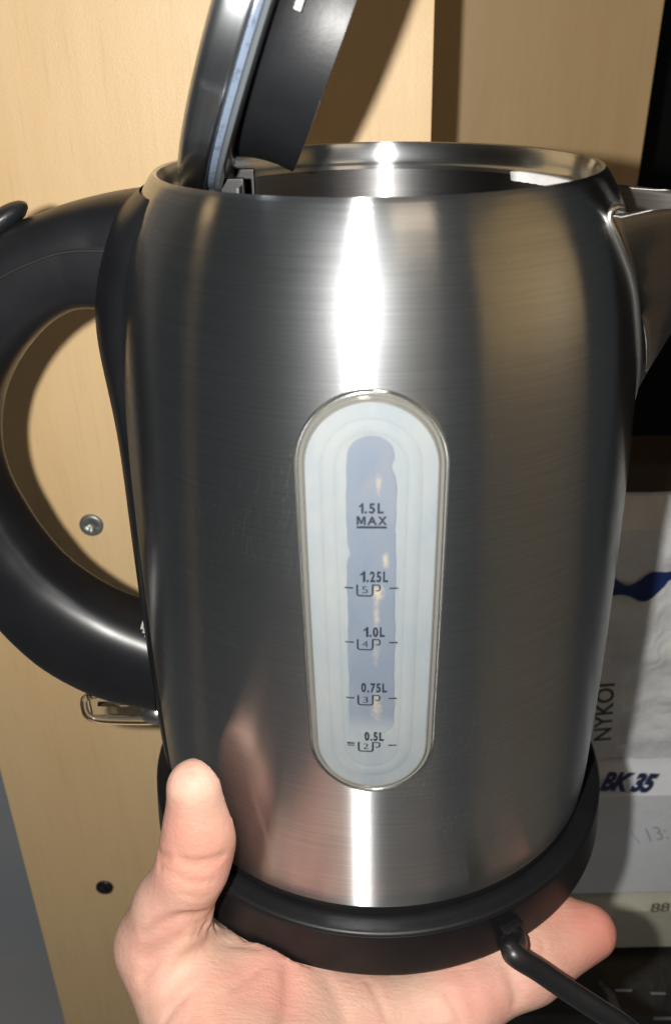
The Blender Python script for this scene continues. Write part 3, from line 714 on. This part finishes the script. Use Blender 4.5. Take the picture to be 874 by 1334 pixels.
UB = crumple('plastic_bag', .075, .29, bagz0, bagz1, .162, .03, .022, 24, BAG, 5, 70, 70)
tag(UB, 'crumpled white plastic bag with a blue stripe, right of the kettle', 'plastic bag')
# blue stripe: a strip of film that follows the folds of the bag
mb = UB.data; pos = np.array([v.co[:] for v in mb.vertices])[:4900].reshape(70, 70, 3)
def on_bag(x, z):
    j = int(np.clip((x-.075)/.215*69, 0, 68)); i = int(np.clip((z-bagz0)/(bagz1-bagz0)*69, 0, 68)); return min(pos[i:i+2, j:j+2, 1].ravel())
V = []; n = 40
for q in range(n):
    x = .105+.10*q/(n-1); zc = -.036-.010*math.sin((x-.125)*95)*.55; hw_ = .0055+.0025*math.sin(x*260)
    for s in (-1, -.33, .33, 1): V.append((x, on_bag(x, zc+s*hw_)-.0007, zc+s*hw_))
st = mesh('blue_stripe', V, grid(n, 4), BLUE, UB)
LC_ = crumple('shipping_carton', .06, .30, -.2685, -.1655, .142, .05, .0012, 14, CART, 8, 30, 40)
tag(LC_, 'pale carton printed with blue lettering BK 35, lower right behind the kettle base', 'carton')
def flat_text(body_, p0, width, height, mat, parent, y, shear=0, rot=0, bold=.02):
    V, F = text_mesh(body_, 1.0, bold=bold, font_shear=shear); A = np.array(V)[:, :2]; lo_, h_ = A.min(0), A.max(0); A = (A-lo_)/(h_-lo_)*[width, height]
    ca, sa = math.cos(rot), math.sin(rot)
    V = [(p0[0]+a*ca-b*sa, y, p0[1]+a*sa+b*ca) for a, b in A]
    return mesh('lettering', V, F, mat, parent, False)
NAVY = N('navy_print').set(Base_Color=(.02, .03, .10, 1), Roughness=.5).m; GP = N('grey_print').set(Base_Color=(.42, .43, .47, 1), Roughness=.6).m
DKP = N('dark_print').set(Base_Color=(.05, .05, .04, 1), Roughness=.5).m
a = px(779, 1030, Y=.1395); b = px(850, 1033, Y=.1395); ht = px(783, 1004, Y=.1395)
flat_text('BK 35', (a[0], a[2]), b[0]-a[0], ht[2]-a[2], NAVY, LC_, .1392, .30, math.atan2(b[2]-a[2], b[0]-a[0]), .06)['label'] = 'blue slanted BK 35 lettering'
a = px(822, 1100, Y=.1395); flat_text('\\ 13:', (a[0], a[2]), .022, .012, GP, LC_, .1392, -.3, R(12), -.01)['label'] = 'faint grey print'
a = px(792, 955, Y=.146); b = px(783, 876, Y=.146); flat_text('NYKOI', (a[0], a[2]), (b[2]-a[2])*.93, .010, DKP, UB, .1405, 0, R(94), .02)['label'] = 'dark lettering running up the bag'
BB = crumple('cardboard_box', .05, .30, -.330, -.2695, .147, .05, .0008, 16, BEIGE, 12, 20, 20)
tag(BB, 'beige cardboard box with a faint stamp, just above the fingertip', 'box')
a = px(845, 1186, Y=.146); flat_text('88 8', (a[0], a[2]), .022, .0085, N('brown_stamp').set(Base_Color=(.20, .17, .12, 1), Roughness=.7).m, BB, .1445, 0, R(2), .02)['label'] = 'faint brown stamp'
tag(crumple('black_bag', -.02, .34, -.60, -.3305, .125, .08, .006, 22, BLKB, 15, 60, 50), 'black plastic bag at the bottom right, behind the fingertip and the cord', 'black bag')
for (x_, y_, L, hh, lab) in ((800, 1288, .011, .0022, 'upper left'), (846, 1292, .010, .0022, 'upper right'), (850, 1324, .016, .0035, 'lowest')):
    p = px(x_, y_, Y=.117)
    tag(mesh('paper_scrap', [(p[0], .1165, p[2]), (p[0]+L, .1165, p[2]-.0006), (p[0]+L*1.02, .1165, p[2]-hh), (p[0]+.001, .1165, p[2]-hh*.9), (p[0]+L*.4, .1162, p[2]+.0004)], [(0, 4, 1, 2, 3)], GP, None, False),
        'small pale scrap in the black bag, ' + lab + ' of three', 'scrap', 'pale scraps in the black bag')
